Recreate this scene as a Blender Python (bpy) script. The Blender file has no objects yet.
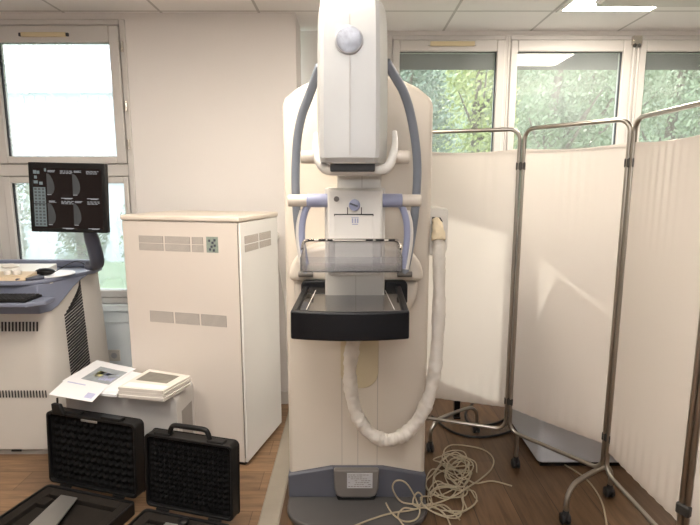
import bpy, math, random
from mathutils import Matrix, Vector
random.seed(7)
PI = math.pi
C = bpy.context.scene.collection
CAMZ, PITCH, F = 1.47, math.radians(8.8), 500.0
cP, sP = math.cos(PITCH), math.sin(PITCH)
CEIL = 2.5

# ---------------------------------------------------------------- measuring helpers
def ray(px, py):
    a = (px-350)/F; b = (262.5-py)/F
    return (a, cP + b*sP, -sP + b*cP)
def onY(px, py, Y):
    r = ray(px, py); k = Y/r[1]
    return Vector((r[0]*k, Y, CAMZ + r[2]*k))
def onZ(px, py, Z):
    r = ray(px, py); k = (Z-CAMZ)/r[2]
    return Vector((r[0]*k, r[1]*k, Z))

# ---------------------------------------------------------------- materials
def mat(name, col, rough=.5, metal=0, vary=.04, scale=14, bump=0, bscale=120, spec=.5, emit=None, estr=0, alpha=1, coat=0):
    m = bpy.data.materials.new(name); m.use_nodes = True
    nt = m.node_tree; N = nt.nodes; L = nt.links
    p = N['Principled BSDF']
    p.inputs['Roughness'].default_value = rough; p.inputs['Metallic'].default_value = metal
    p.inputs['Specular IOR Level'].default_value = spec
    p.inputs['Coat Weight'].default_value = coat
    tc = N.new('ShaderNodeTexCoord'); no = N.new('ShaderNodeTexNoise')
    no.inputs['Scale'].default_value = scale; no.inputs['Detail'].default_value = 4
    L.new(tc.outputs['Object'], no.inputs['Vector'])
    mx = N.new('ShaderNodeMix'); mx.data_type = 'RGBA'
    mx.inputs[6].default_value = (*[c*(1-vary) for c in col], 1)
    mx.inputs[7].default_value = (*[min(1, c*(1+vary)) for c in col], 1)
    L.new(no.outputs['Fac'], mx.inputs[0]); L.new(mx.outputs[2], p.inputs['Base Color'])
    if bump:
        n2 = N.new('ShaderNodeTexNoise'); n2.inputs['Scale'].default_value = bscale; n2.inputs['Detail'].default_value = 3
        L.new(tc.outputs['Object'], n2.inputs['Vector'])
        b = N.new('ShaderNodeBump'); b.inputs['Strength'].default_value = bump; b.inputs['Distance'].default_value = .004
        L.new(n2.outputs['Fac'], b.inputs['Height']); L.new(b.outputs['Normal'], p.inputs['Normal'])
    if emit:
        p.inputs['Emission Color'].default_value = (*emit, 1); p.inputs['Emission Strength'].default_value = estr
    return m

def glass_mat(name, tint=(1, 1, 1), ior=1.45, rough=0.0, extra=0.0, difc=(.8, .8, .8)):
    m = bpy.data.materials.new(name); m.use_nodes = True
    nt = m.node_tree; N = nt.nodes; L = nt.links
    N.remove(N['Principled BSDF']); out = N['Material Output']
    tr = N.new('ShaderNodeBsdfTransparent'); tr.inputs[0].default_value = (*tint, 1)
    gl = N.new('ShaderNodeBsdfGlossy'); gl.inputs['Roughness'].default_value = rough
    fr = N.new('ShaderNodeFresnel'); fr.inputs['IOR'].default_value = ior
    mx = N.new('ShaderNodeMixShader')
    L.new(fr.outputs[0], mx.inputs[0]); L.new(tr.outputs[0], mx.inputs[1]); L.new(gl.outputs[0], mx.inputs[2])
    last = mx
    if extra:
        df = N.new('ShaderNodeBsdfDiffuse'); df.inputs[0].default_value = (*difc, 1)
        no = N.new('ShaderNodeTexNoise'); no.inputs['Scale'].default_value = 3
        ma = N.new('ShaderNodeMath'); ma.operation = 'MULTIPLY'; ma.inputs[1].default_value = extra*2
        L.new(no.outputs['Fac'], ma.inputs[0])
        m2 = N.new('ShaderNodeMixShader'); L.new(ma.outputs[0], m2.inputs[0])
        L.new(mx.outputs[0], m2.inputs[1]); L.new(df.outputs[0], m2.inputs[2]); last = m2
    L.new(last.outputs[0], out.inputs[0])
    return m

def cloth_mat(name, col, trans=.45):
    m = bpy.data.materials.new(name); m.use_nodes = True
    nt = m.node_tree; N = nt.nodes; L = nt.links
    N.remove(N['Principled BSDF']); out = N['Material Output']
    d = N.new('ShaderNodeBsdfDiffuse'); t = N.new('ShaderNodeBsdfTranslucent')
    d.inputs[0].default_value = (*col, 1); t.inputs[0].default_value = (*[min(1, c*1.05) for c in col], 1)
    tc = N.new('ShaderNodeTexCoord'); w = N.new('ShaderNodeTexNoise'); w.inputs['Scale'].default_value = 260
    L.new(tc.outputs['Object'], w.inputs['Vector'])
    b = N.new('ShaderNodeBump'); b.inputs['Strength'].default_value = .15; b.inputs['Distance'].default_value = .002
    L.new(w.outputs['Fac'], b.inputs['Height']); L.new(b.outputs[0], d.inputs['Normal'])
    mx = N.new('ShaderNodeMixShader'); mx.inputs[0].default_value = trans
    L.new(d.outputs[0], mx.inputs[1]); L.new(t.outputs[0], mx.inputs[2]); L.new(mx.outputs[0], out.inputs[0])
    return m

def plank_mat(name, along_x, c1, c2, cj, wid=.19, length=1.25, rough=.32):
    m = bpy.data.materials.new(name); m.use_nodes = True
    nt = m.node_tree; N = nt.nodes; L = nt.links; p = N['Principled BSDF']
    tc = N.new('ShaderNodeTexCoord'); mp = N.new('ShaderNodeMapping')
    if not along_x: mp.inputs['Rotation'].default_value = (0, 0, PI/2)
    L.new(tc.outputs['Object'], mp.inputs['Vector'])
    br = N.new('ShaderNodeTexBrick'); br.offset = .37
    for k, v in (('Scale', 1), ('Mortar Size', .0018), ('Brick Width', length), ('Row Height', wid), ('Bias', 0), ('Mortar Smooth', .1)):
        br.inputs[k].default_value = v
    br.inputs['Color1'].default_value = (*c1, 1); br.inputs['Color2'].default_value = (*c2, 1); br.inputs['Mortar'].default_value = (*cj, 1)
    L.new(mp.outputs[0], br.inputs['Vector'])
    m2 = N.new('ShaderNodeMapping'); m2.inputs['Scale'].default_value = (1.6, 16, 1)
    L.new(mp.outputs[0], m2.inputs['Vector'])
    no = N.new('ShaderNodeTexNoise'); no.inputs['Scale'].default_value = 2.2; no.inputs['Detail'].default_value = 8; no.inputs['Roughness'].default_value = .65
    no.inputs['Distortion'].default_value = .6
    L.new(m2.outputs[0], no.inputs['Vector'])
    cr = N.new('ShaderNodeValToRGB'); cr.color_ramp.elements[0].position = .3; cr.color_ramp.elements[0].color = (.45, .42, .4, 1)
    cr.color_ramp.elements[1].position = .72; cr.color_ramp.elements[1].color = (1.25, 1.2, 1.15, 1)
    L.new(no.outputs['Fac'], cr.inputs[0])
    mx = N.new('ShaderNodeMix'); mx.data_type = 'RGBA'; mx.blend_type = 'MULTIPLY'; mx.inputs[0].default_value = .85
    L.new(br.outputs['Color'], mx.inputs[6]); L.new(cr.outputs[0], mx.inputs[7]); L.new(mx.outputs[2], p.inputs['Base Color'])
    p.inputs['Roughness'].default_value = rough; p.inputs['Specular IOR Level'].default_value = .35
    bm = N.new('ShaderNodeBump'); bm.inputs['Strength'].default_value = .12; bm.inputs['Distance'].default_value = .003
    L.new(no.outputs['Fac'], bm.inputs['Height']); L.new(bm.outputs[0], p.inputs['Normal'])
    return m

def tile_mat(name, col, cj, ox, oy, size):
    m = bpy.data.materials.new(name); m.use_nodes = True
    nt = m.node_tree; N = nt.nodes; L = nt.links; p = N['Principled BSDF']
    tc = N.new('ShaderNodeTexCoord'); mp = N.new('ShaderNodeMapping'); mp.inputs['Location'].default_value = (-ox, -oy, 0)
    L.new(tc.outputs['Object'], mp.inputs['Vector'])
    br = N.new('ShaderNodeTexBrick'); br.offset = 0; br.squash = 1
    for k, v in (('Scale', 1), ('Mortar Size', .009), ('Brick Width', size), ('Row Height', size), ('Mortar Smooth', .2)):
        br.inputs[k].default_value = v
    br.inputs['Color1'].default_value = (*col, 1); br.inputs['Color2'].default_value = (*[c*.97 for c in col], 1); br.inputs['Mortar'].default_value = (*cj, 1)
    L.new(mp.outputs[0], br.inputs['Vector']); L.new(br.outputs['Color'], p.inputs['Base Color'])
    p.inputs['Roughness'].default_value = .85
    b = N.new('ShaderNodeBump'); b.inputs['Strength'].default_value = .4; b.inputs['Distance'].default_value = .004; b.invert = True
    L.new(br.outputs['Fac'], b.inputs['Height']); L.new(b.outputs[0], p.inputs['Normal'])
    return m

M = {}
M['wall'] = mat('wall_paint', (.77, .735, .715), .8, vary=.015, scale=3, bump=.08, bscale=180)
M['wall2'] = mat('wall_paint_return', (.77, .735, .715), .8, vary=.015, scale=3)
M['ceil'] = tile_mat('ceiling_tile', (.82, .80, .785), (.50, .485, .47), .04, 3.19, .59)
M['floor'] = plank_mat('brown_planks', False, (.155, .092, .05), (.105, .064, .037), (.04, .025, .015))
M['floor2'] = plank_mat('light_brown_planks', True, (.27, .17, .098), (.21, .132, .08), (.12, .07, .04), .16, 1.2, .4)
M['strip'] = mat('floor_strip', (.31, .27, .22), .5, vary=.08, bump=.1, bscale=60)
M['pvc'] = mat('window_pvc', (.60, .575, .555), .45, vary=.02)
M['panelw'] = mat('panel_blue_white', (.80, .86, .90), .4, vary=.01)
M['gasket'] = mat('gasket', (.02, .022, .03), .6)
M['bronze'] = mat('vent_yellow', (.62, .52, .33), .4)
M['pane'] = glass_mat('window_glass', (.96, .98, .97), 1.5, 0, .13, (.82, .88, .9))  # pale diffuse share painted in for the milky flare over the view
M['pane2'] = glass_mat('window_glass_flare', (.95, .97, .97), 1.5, 0, .26, (.85, .9, .95))  # stronger diffuse share, imitates the bright haze in the left window
M['shutter'] = mat('shutter_slats', (.08, .075, .07), .6, vary=.1)
M['chrome'] = mat('brushed_steel', (.60, .56, .50), .24, 1, vary=.06)
M['tubesteel'] = mat('screen_tube_steel', (.42, .39, .345), .28, 1, vary=.08)
M['darksteel'] = mat('dark_clip', (.035, .033, .03), .5)
M['rubber'] = mat('black_rubber', (.014, .014, .015), .5)
M['curtain'] = cloth_mat('screen_cloth', (.74, .685, .63), .42)
M['cab'] = mat('cabinet_cream', (.66, .60, .545), .45, vary=.012, scale=5)
M['cabside_lit'] = mat('cabinet_side_lit', (.82, .81, .785), .42, vary=.01)  # whiter than the front: daylight on this side put into the colour
M['cabtop'] = mat('cabinet_lid', (.68, .61, .53), .42, vary=.012)
M['grille'] = mat('vent_grille', (.30, .28, .26), .7, vary=.1)
M['pcb'] = mat('circuit_green', (.26, .31, .27), .5, vary=.3, scale=80)
M['mach'] = mat('machine_cream', (.66, .60, .52), .38, vary=.012, scale=6)
M['machw'] = mat('machine_white', (.70, .675, .63), .36, vary=.012, scale=6)
M['headw'] = mat('head_grey_white', (.55, .555, .545), .38, vary=.012, scale=6)
M['lilac'] = mat('lilac_blue', (.31, .335, .48), .4, vary=.03)
M['bar'] = mat('handle_blue_grey', (.225, .25, .295), .38, vary=.03)
M['navy'] = mat('base_blue_grey', (.10, .105, .13), .45, vary=.05)
M['basegrey'] = mat('base_plate_grey', (.085, .08, .078), .5, vary=.06)
M['plategrey'] = mat('plate_taupe', (.17, .155, .143), .45, vary=.04)
M['seamgrey'] = mat('seam_grey', (.40, .36, .32), .5, vary=.03)
M['silver'] = mat('label_silver', (.50, .50, .52), .4, vary=.06)
M['black'] = mat('black_leatherette', (.006, .0065, .0085), .36, vary=.1, bump=.35, bscale=350, spec=.28)
M['carbon'] = mat('tray_top_carbon', (.05, .043, .038), .06, vary=.1, spec=.9, coat=.5)
M['blackp'] = mat('black_plastic', (.005, .005, .0055), .45, vary=.1, spec=.3)
M['foam'] = mat('black_foam', (.006, .006, .0065), .9, vary=.2, scale=60, bump=.4, bscale=500, spec=.12)
M['foam2'] = mat('dark_grey_foam', (.02, .0165, .014), .9, vary=.15, scale=40, bump=.3, bscale=400, spec=.15)
M['clear'] = glass_mat('clear_acrylic', (.93, .93, .94), 1.45, .02, .035, (.85, .85, .87))
M['lens'] = mat('lamp_lens', (.36, .38, .43), .3, .2, vary=.35, scale=60, bump=.4, bscale=70)
M['slot'] = mat('slot_yellow', (.60, .52, .36), .5, vary=.02)
M['hose'] = mat('hose_sleeve', (.70, .66, .60), .6, vary=.05, scale=18, bump=.35, bscale=22)
M['hosein'] = mat('hose_inner_cloth', (.80, .68, .48), .7, vary=.08)
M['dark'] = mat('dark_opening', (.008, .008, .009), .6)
M['cable'] = mat('beige_cable', (.40, .34, .24), .45, vary=.06)
M['bcable'] = mat('black_cable', (.012, .012, .014), .45)
M['con'] = mat('console_white', (.60, .57, .53), .42, vary=.015)
M['conblue'] = mat('console_blue', (.185, .205, .28), .42, vary=.04)
M['condark'] = mat('arm_slate', (.06, .066, .095), .4, vary=.05)
M['beige'] = mat('panel_beige', (.62, .50, .36), .5, vary=.03)
M['scr'] = mat('screen_dark', (.004, .0035, .0035), .25, spec=.2, emit=(.05, .028, .025), estr=.12)
M['scrgrey'] = mat('screen_grey', (.02, .02, .02), .4, emit=(.42, .52, .52), estr=.22)
M['scrdim'] = mat('screen_dim', (.02, .02, .02), .4, vary=.5, emit=(.30, .33, .35), estr=.07)
M['scrw'] = mat('screen_white', (.02, .02, .02), .4, emit=(.8, .82, .85), estr=.3)
M['paper'] = mat('paper_white', (.80, .80, .83), .7, vary=.01)
M['paperc'] = mat('paper_cream', (.74, .70, .65), .55, vary=.015)
M['ink'] = mat('ink_grey', (.20, .185, .16), .6, vary=.35, scale=25)
M['photo'] = mat('printed_photo', (.30, .33, .36), .5, vary=.6, scale=14)
M['yellow'] = mat('printed_yellow', (.60, .58, .20), .5, vary=.3, scale=30)
M['bluep'] = mat('printed_blue', (.45, .47, .68), .5, vary=.2, scale=30)
M['box'] = mat('floor_box_white', (.54, .52, .50), .45, vary=.015)
M['metalp'] = mat('brushed_plate', (.36, .35, .335), .38, .7, vary=.05)
M['greybox'] = mat('grey_white_box', (.60, .62, .66), .45, vary=.015)
M['lightpanel'] = mat('light_diffuser', (.9, .88, .8), .5, emit=(1, .90, .765), estr=23.5)
M['frame'] = mat('light_frame', (.75, .74, .72), .4)
M['grass'] = mat('lawn', (.32, .42, .24), .9, vary=.3, scale=3)
M['bank'] = mat('wooded_bank', (.22, .28, .19), .9, vary=.5, scale=1.8, bump=1, bscale=2.5)
M['bldg'] = mat('white_cladding', (.72, .76, .82), .7, vary=.02)
M['bark'] = mat('bark', (.13, .10, .075), .9, vary=.3)
for i, c in enumerate([(.19, .25, .14), (.26, .32, .20), (.15, .20, .145), (.40, .45, .17)]):
    M['leaf%d' % i] = mat('leaves_%d' % i, c, .55, vary=.35, scale=1.5)

# ---------------------------------------------------------------- mesh building
def catmull(pts, n=8, closed=False):
    P = [Vector(p) for p in pts]; out = []
    m = len(P)
    rng = range(m) if closed else range(m-1)
    for i in rng:
        if closed: p0, p1, p2, p3 = P[(i-1) % m], P[i], P[(i+1) % m], P[(i+2) % m]
        else: p0, p1, p2, p3 = P[max(i-1, 0)], P[i], P[i+1], P[min(i+2, m-1)]
        for k in range(n):
            t = k/n
            out.append(.5*((2*p1)+(p2-p0)*t+(2*p0-5*p1+4*p2-p3)*t*t+(3*p1-p0-3*p2+p3)*t**3))
    if not closed: out.append(P[-1])
    return out

class MB:
    def __init__(s): s.v = []; s.f = []
    def add(s, vs, fs, mtx=None):
        o = len(s.v)
        for v in vs:
            v = Vector(v); s.v.append(tuple(mtx @ v) if mtx else tuple(v))
        for f in fs: s.f.append(tuple(o+i for i in f))
        return s
    def box(s, x0, x1, y0, y1, z0, z1, mtx=None):
        vs = [(x, y, z) for z in (z0, z1) for y in (y0, y1) for x in (x0, x1)]
        return s.add(vs, [(0, 2, 3, 1), (4, 5, 7, 6), (0, 1, 5, 4), (2, 6, 7, 3), (0, 4, 6, 2), (1, 3, 7, 5)], mtx)
    def prism(s, poly, plane, a, b, mtx=None, poly2=None):
        q = poly2 or poly; n = len(poly)
        def P(p, h):
            return {'xy': (p[0], p[1], h), 'xz': (p[0], h, p[1]), 'yz': (h, p[0], p[1])}[plane]
        vs = [P(p, a) for p in poly] + [P(p, b) for p in q]
        fs = [tuple(range(n))[::-1], tuple(range(n, 2*n))] + [(i, (i+1) % n, n+(i+1) % n, n+i) for i in range(n)]
        if plane == 'xz': fs = [f[::-1] for f in fs]
        return s.add(vs, fs, mtx)
    def loft(s, rings, mtx=None, cap=True):
        n = len(rings[0]); vs = [p for r in rings for p in r]; fs = []
        for k in range(len(rings)-1):
            for i in range(n):
                fs.append((k*n+i, k*n+(i+1) % n, (k+1)*n+(i+1) % n, (k+1)*n+i))
        if cap: fs += [tuple(range(n))[::-1], tuple(range((len(rings)-1)*n, len(rings)*n))]
        return s.add(vs, fs, mtx)
    def tube(s, pts, r, n=10, closed=False, sx=1.0, wob=None, mtx=None):
        P = [Vector(p) for p in pts]; m = len(P); rings = []
        up = None
        for i in range(m):
            a = P[(i-1) % m] if closed else P[max(i-1, 0)]
            b = P[(i+1) % m] if closed else P[min(i+1, m-1)]
            t = (b-a)
            t = t.normalized() if t.length > 1e-9 else Vector((0, 0, 1))
            if up is None:
                up = Vector((0, 0, 1)) if abs(t.z) < .9 else Vector((0, 1, 0))
            u = up - t*up.dot(t)
            if u.length < 1e-6: u = t.orthogonal()
            u.normalize(); up = u; w = t.cross(u)
            rr = r[i] if isinstance(r, (list, tuple)) else r
            ring = []
            for k in range(n):
                th = 2*PI*k/n
                q = rr*(wob(i, k) if wob else 1)
                ring.append(P[i] + u*math.cos(th)*q*sx + w*math.sin(th)*q)
            rings.append(ring)
        if closed: rings.append(rings[0]); return s.loft(rings, mtx, False)
        return s.loft(rings, mtx)
    def cyl(s, p0, p1, r0, r1=None, n=24, mtx=None):
        return s.tube([p0, p1], [r0, r0 if r1 is None else r1], n, mtx=mtx)
    def rod(s, p0, p1, r, n=24, e=.2):   # cylinder with rounded ends
        p0, p1 = Vector(p0), Vector(p1); d = (p1-p0).normalized(); L = r*e
        return s.tube([p0, p0+d*L*.3, p0+d*L, p1-d*L, p1-d*L*.3, p1], [r*(1-e), r*(1-e*.3), r, r, r*(1-e*.3), r*(1-e)], n)
    def ball(s, c, rx, ry, rz, n=16, m=10, mtx=None):
        rings = []
        for j in range(m+1):
            ph = -PI/2 + PI*j/m; cr = max(math.cos(ph), 1e-3)
            rings.append([(c[0]+rx*cr*math.cos(2*PI*i/n), c[1]+ry*cr*math.sin(2*PI*i/n), c[2]+rz*math.sin(ph)) for i in range(n)])
        return s.loft(rings, mtx)
    def grid(s, fn, nu, nv, mtx=None):
        vs = [fn(i/nu, j/nv) for j in range(nv+1) for i in range(nu+1)]
        fs = [(j*(nu+1)+i, j*(nu+1)+i+1, (j+1)*(nu+1)+i+1, (j+1)*(nu+1)+i) for j in range(nv) for i in range(nu)]
        return s.add(vs, fs, mtx)
    def build(s, name, m, parent=None, bevel=0, seg=2, local=False, sharp=35, subsurf=0, solid=0):
        me = bpy.data.meshes.new(name)
        vs = s.v
        root = parent
        while root is not None and root.parent is not None: root = root.parent
        if root is not None and not local:
            inv = (Matrix.Translation(root.location) @ root.rotation_euler.to_matrix().to_4x4()).inverted()
            vs = [tuple(inv @ Vector(v)) for v in vs]
        ctr = Vector((0, 0, 0))
        if root is None and vs:      # a single-mesh thing: origin at its base
            xs = [v[0] for v in vs]; ys = [v[1] for v in vs]; zs = [v[2] for v in vs]
            ctr = Vector(((min(xs)+max(xs))/2, (min(ys)+max(ys))/2, min(zs)))
            if s.keep: ctr = Vector((0, 0, 0))
            vs = [tuple(Vector(v)-ctr) for v in vs]
        me.from_pydata(vs, [], s.f); me.validate()
        for p in me.polygons: p.use_smooth = True
        me.set_sharp_from_angle(angle=math.radians(sharp))
        o = bpy.data.objects.new(name, me); C.objects.link(o); o.location = ctr
        if m is not None: me.materials.append(M[m] if isinstance(m, str) else m)
        if parent is not None: o.parent = parent
        if bevel:
            b = o.modifiers.new('bevel', 'BEVEL'); b.width = bevel; b.segments = seg; b.limit_method = 'ANGLE'; b.angle_limit = math.radians(40)
        if solid:
            b = o.modifiers.new('solid', 'SOLIDIFY'); b.thickness = solid; b.offset = 0
        if subsurf:
            b = o.modifiers.new('sub', 'SUBSURF'); b.levels = subsurf; b.render_levels = subsurf
        return o
    keep = False
def B(): return MB()

def tag(o, label, cat, group=None):
    o['label'] = label; o['category'] = cat
    if group: o['group'] = group
    return o
def thing(name, label, cat, loc=(0, 0, 0), rz=0, group=None):
    o = bpy.data.objects.new(name, None); C.objects.link(o)
    o.location = loc; o.rotation_euler = (0, 0, rz); o.empty_display_size = .1
    return tag(o, label, cat, group)
def struct(b, name, m, bevel=0, parent=None):
    b.keep = True
    o = b.build(name, m, parent, bevel); o['kind'] = 'structure'; return o
def sroot(name, loc=(0, 0, 0)):
    o = bpy.data.objects.new(name, None); C.objects.link(o); o.location = loc; o['kind'] = 'structure'; return o
def rrect(x0, x1, y0, y1, r, n=6):
    if not isinstance(r, (list, tuple)): r = [r]*4     # corners: (x0,y0) (x1,y0) (x1,y1) (x0,y1)
    out = []
    for (cx, cy, a0, q) in ((x0+r[0], y0+r[0], PI, r[0]), (x1-r[1], y0+r[1], 1.5*PI, r[1]), (x1-r[2], y1-r[2], 0, r[2]), (x0+r[3], y1-r[3], .5*PI, r[3])):
        if q < 1e-5: out.append((cx, cy)); continue
        for k in range(n+1):
            a = a0 + PI/2*k/n; out.append((cx+q*math.cos(a), cy+q*math.sin(a)))
    return out

# ================================================================= THE ROOM
WL, WR = 3.22, 3.58          # back wall left of the jog, back wall right of the jog
RX0, RX1, RY0 = -3.3, 4.7, -1.9
JOG = -.33
# floors
struct(B().box(-.355, RX1, RY0, WR+.2, -.05, 0), 'floor', 'floor')
struct(B().box(RX0, -.355, RY0, WL+.05, -.05, 0), 'floor_left', 'floor2')
struct(B().prism([(-.405, 0), (-.398, .006), (-.318, .006), (-.311, 0)], 'xz', RY0, WR-.001), 'trim_1', 'strip')
struct(B().box(RX0, RX1, RY0, WR+.2, CEIL, CEIL+.05), 'ceiling', 'ceil')
# left portion of the back wall with window opening
LWX0, LWX1, LWZ0, LWZ1 = -2.98, -1.365, .70, 2.462
b = B()
b.box(RX0, LWX0, WL, WL+.30, 0, CEIL); b.box(LWX1, JOG, WL, WL+.30, 0, CEIL)
b.box(LWX0, LWX1, WL, WL+.30, 0, LWZ0); b.box(LWX0, LWX1, WL, WL+.30, LWZ1, CEIL)
struct(b, 'wall_back_left', 'wall')
RWX0, RWX1, RWZ0, RWZ1 = .245, 3.62, 1.12, 2.47
b = B()
b.box(JOG-.05, RWX0, WR, WR+.22, 0, CEIL); b.box(RWX1, RX1, WR, WR+.22, 0, CEIL)
b.box(RWX0, RWX1, WR, WR+.22, 0, RWZ0); b.box(RWX0, RWX1, WR, WR+.22, RWZ1, CEIL)
struct(b, 'wall_back_right', 'wall2')
struct(B().box(RX0-.1, RX0, RY0, WL+.3, 0, CEIL), 'wall_left', 'wall')
struct(B().box(RX1, RX1+.1, RY0, WR+.22, 0, CEIL), 'wall_right', 'wall')
struct(B().box(RX0-.1, RX1+.1, RY0-.1, RY0, 0, CEIL), 'wall_front', 'wall')
struct(B().box(JOG, RWX0+3, WR-.014, WR, 0, .09), 'baseboard_back_right', 'pvc', .004)
struct(B().box(RX0, JOG, WL-.014, WL, 0, .09), 'baseboard_back_left', 'pvc', .004)

def ring(b, x0, x1, z0, z1, w, y0, y1):
    """a rectangular frame in the XZ plane; w = widths left,right,bottom,top"""
    l, r, bo, t = w
    b.box(x0, x0+l, y0, y1, z0, z1); b.box(x1-r, x1, y0, y1, z0, z1)
    b.box(x0+l, x1-r, y0, y1, z0, z0+bo); b.box(x0+l, x1-r, y0, y1, z1-t, z1)
    return b
# ---- left window
w = sroot('window_1', (-2.15, WL+.05, LWZ0))
f = ring(B(), LWX0, LWX1, LWZ0, LWZ1, (.04, .035, .04, .035), WL-.012, WL+.07)
f.box(LWX0+.04, LWX1-.035, WL-.004, WL+.07, 1.525, 1.60); f.box(LWX0+.04, LWX1-.035, WL+.052, WL+.07, 1.49, 1.64)
ring(f, LWX0+.03, LWX1-.025, LWZ0+.03, LWZ1-.02, (.04, .04, .04, .05), WL+.052, WL+.07)
f.box(-2.28, -2.18, WL+.052, WL+.07, LWZ0+.04, LWZ1-.035); f.box(-2.265, -2.195, WL-.004, WL+.07, LWZ0+.04, 1.525); f.box(-2.265, -2.195, WL-.004, WL+.07, 1.60, LWZ1-.035)
struct(f, 'window_frame', 'pvc', .006, w)
for x0, x1 in ((LWX0+.04, -2.255), (-2.198, -1.40)):
    for z0, z1, t in ((1.60, LWZ1-.035, .095), (.74, 1.525, .04)):
        s = struct(ring(B(), x0+.004, x1-.004, z0+.004, z1-.004, (.045, .06 if t > .05 else .03, .045, t), WL-.02, WL+.05), 'sash', 'pvc', .006, w)
        e = .06 if t > .05 else .03
        g = struct(ring(B(), x0+.045, x1-e-.002, z0+.045, z1-t, (.010, .004, .004, .004), WL+.0, WL+.02), 'gasket', 'gasket', 0, s)
        struct(B().box(x0+.05, x1-e-.004, WL+.010, WL+.016, z0+.05, z1-t-.004), 'pane', 'pane2', 0, s)
v = struct(B().box(-1.985, -1.715, WL-.036, WL-.018, 2.355, 2.381), 'vent', 'bronze', .004, w)
struct(B().box(-2.0, -1.985, WL-.034, WL-.018, 2.358, 2.378).box(-1.715, -1.70, WL-.034, WL-.018, 2.358, 2.378), 'vent_cap', 'gasket', .003, v)
for z in (2.30, 1.95, 1.72):
    struct(B().cyl((-1.382, WL-.026, z-.03), (-1.382, WL-.026, z+.03), .009, n=12), 'hinge', 'chrome', 0, w)
struct(B().box(LWX0-.02, LWX1+.03, WL-.05, WL+.0, LWZ0-.045, LWZ0-.002), 'trim_2', 'panelw', .006)
struct(B().box(LWX0-.02, LWX1+.03, WL-.018, WL+.0, LWZ0-.13, LWZ0-.045), 'trim_3', 'panelw', .004)
struct(B().box(LWX0, LWX1, WL-.008, WL, .09, LWZ0-.13), 'trim_5', 'panelw', .002)
# ---- right windows
spans = [(.285, 1.055), (1.085, 1.91), (1.955, 2.74), (2.78, 3.58)]
for i, (x0, x1) in enumerate(spans):
    w = sroot('window_%d' % (i+2), ((x0+x1)/2, WR, RWZ0))
    struct(ring(B(), x0-(.04 if i == 0 else .015+.0075*(i == 2)), x1+(.04 if i == 3 else .015+.0075*(i == 1)), RWZ0, RWZ1, (.042 if i == 0 else .02, .022, .05, .03), WR-.012, WR+.07), 'window_frame', 'pvc', .005, w)
    e0, e1 = .048, .055
    s = struct(ring(B(), x0+.004, x1-.004, RWZ0+.055, RWZ1-.032, (e0, e1, .07, .075), WR-.022, WR+.05), 'sash', 'pvc', .006, w)
    struct(ring(B(), x0+e0, x1-e1, RWZ0+.12, RWZ1-.105, (.004, .008, .004, .004), WR+0, WR+.02), 'gasket', 'gasket', 0, s)
    struct(B().box(x0+e0+.003, x1-e1-.003, WR+.010, WR+.016, RWZ0+.124, RWZ1-.109), 'pane', 'pane', 0, s)
    if i == 0:
        v = struct(B().box(.54, .84, WR-.038, WR-.02, 2.395, 2.425), 'vent', 'bronze', .004, w)
        struct(B().box(.53, .54, WR-.036, WR-.02, 2.398, 2.422).box(.84, .85, WR-.036, WR-.02, 2.398, 2.422), 'vent_cap', 'pvc', .002, v)
    # roller shutter pulled up under the lintel
    sh = B()
    for k in range(5): sh.prism([(WR+.16, 2.283+k*.036), (WR+.172, 2.288+k*.036), (WR+.172, 2.314+k*.036), (WR+.16, 2.319+k*.036)], 'yz', x0-.02, x1+.02)
    struct(sh, 'shutter', 'shutter', 0, w)
struct(B().box(RWX0-.02, RWX1+.02, WR-.12, WR+.0, RWZ0-.03, RWZ0-.002), 'trim_4', 'pvc', .006)
# shutter crank bracket with its two rods
t = thing('shutter_rod', 'metal bracket with two thin white rods hanging at the window post', 'window rod', (1.925, WR-.04, 1.12))
B().box(1.895, 1.955, WR-.05, WR-.0225, 2.40, 2.458).build('bracket', 'chrome', t, .003)
for x in (1.91, 1.94):
    B().tube([(x, WR-.04, 1.1215), (x, WR-.04, 2.40)], .006, 8).build('rod', 'pvc', t)
    B().ball((x, WR-.045, 2.395), .012, .012, .014, 10, 6).build('clamp', 'darksteel', t)

# ---- ceiling lights
cells = [(1.22, 2.60, 'lit square ceiling panel above the right window, half hidden by beige box'), (-.55, 1.42, 'lit ceiling panel above the front of the mammography machine'),
         (-1.73, .83, 'lit ceiling panel above the tall cabinet and console'), (2.99, 2.60, 'lit ceiling panel beyond the beige box at right')]
for x, y, lab in cells:
    t = thing('ceiling_light', lab, 'ceiling light', (x+.295, y+.295, CEIL), 0, 'ceiling panel lights')
    b = B()
    b.box(x+.01, x+.035, y+.01, y+.58, CEIL-.012, CEIL-.0005); b.box(x+.555, x+.58, y+.01, y+.58, CEIL-.012, CEIL-.0005)
    b.box(x+.035, x+.555, y+.01, y+.035, CEIL-.012, CEIL-.0005); b.box(x+.035, x+.555, y+.555, y+.58, CEIL-.012, CEIL-.0005)
    b.build('light_frame', 'frame', t, .002)
    B().box(x+.035, x+.555, y+.035, y+.555, CEIL-.008, CEIL-.0015).build('diffuser', 'lightpanel', t)
p0 = onY(594.5, 7.5, 2.45)
t = thing('ceiling_unit', 'big beige box-shaped unit fixed to the ceiling in front of the lit panel', 'ceiling box', (p0.x+.95, 2.2, CEIL))
B().box(p0.x, p0.x+1.9, 1.95, 2.45, p0.z+.012, CEIL-.0005).build('housing', 'frame', t, .006)
B().box(p0.x+.004, p0.x+1.896, 1.954, 2.446, p0.z, p0.z+.0125).build('underside_panel', 'pvc', t, .003)

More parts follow.
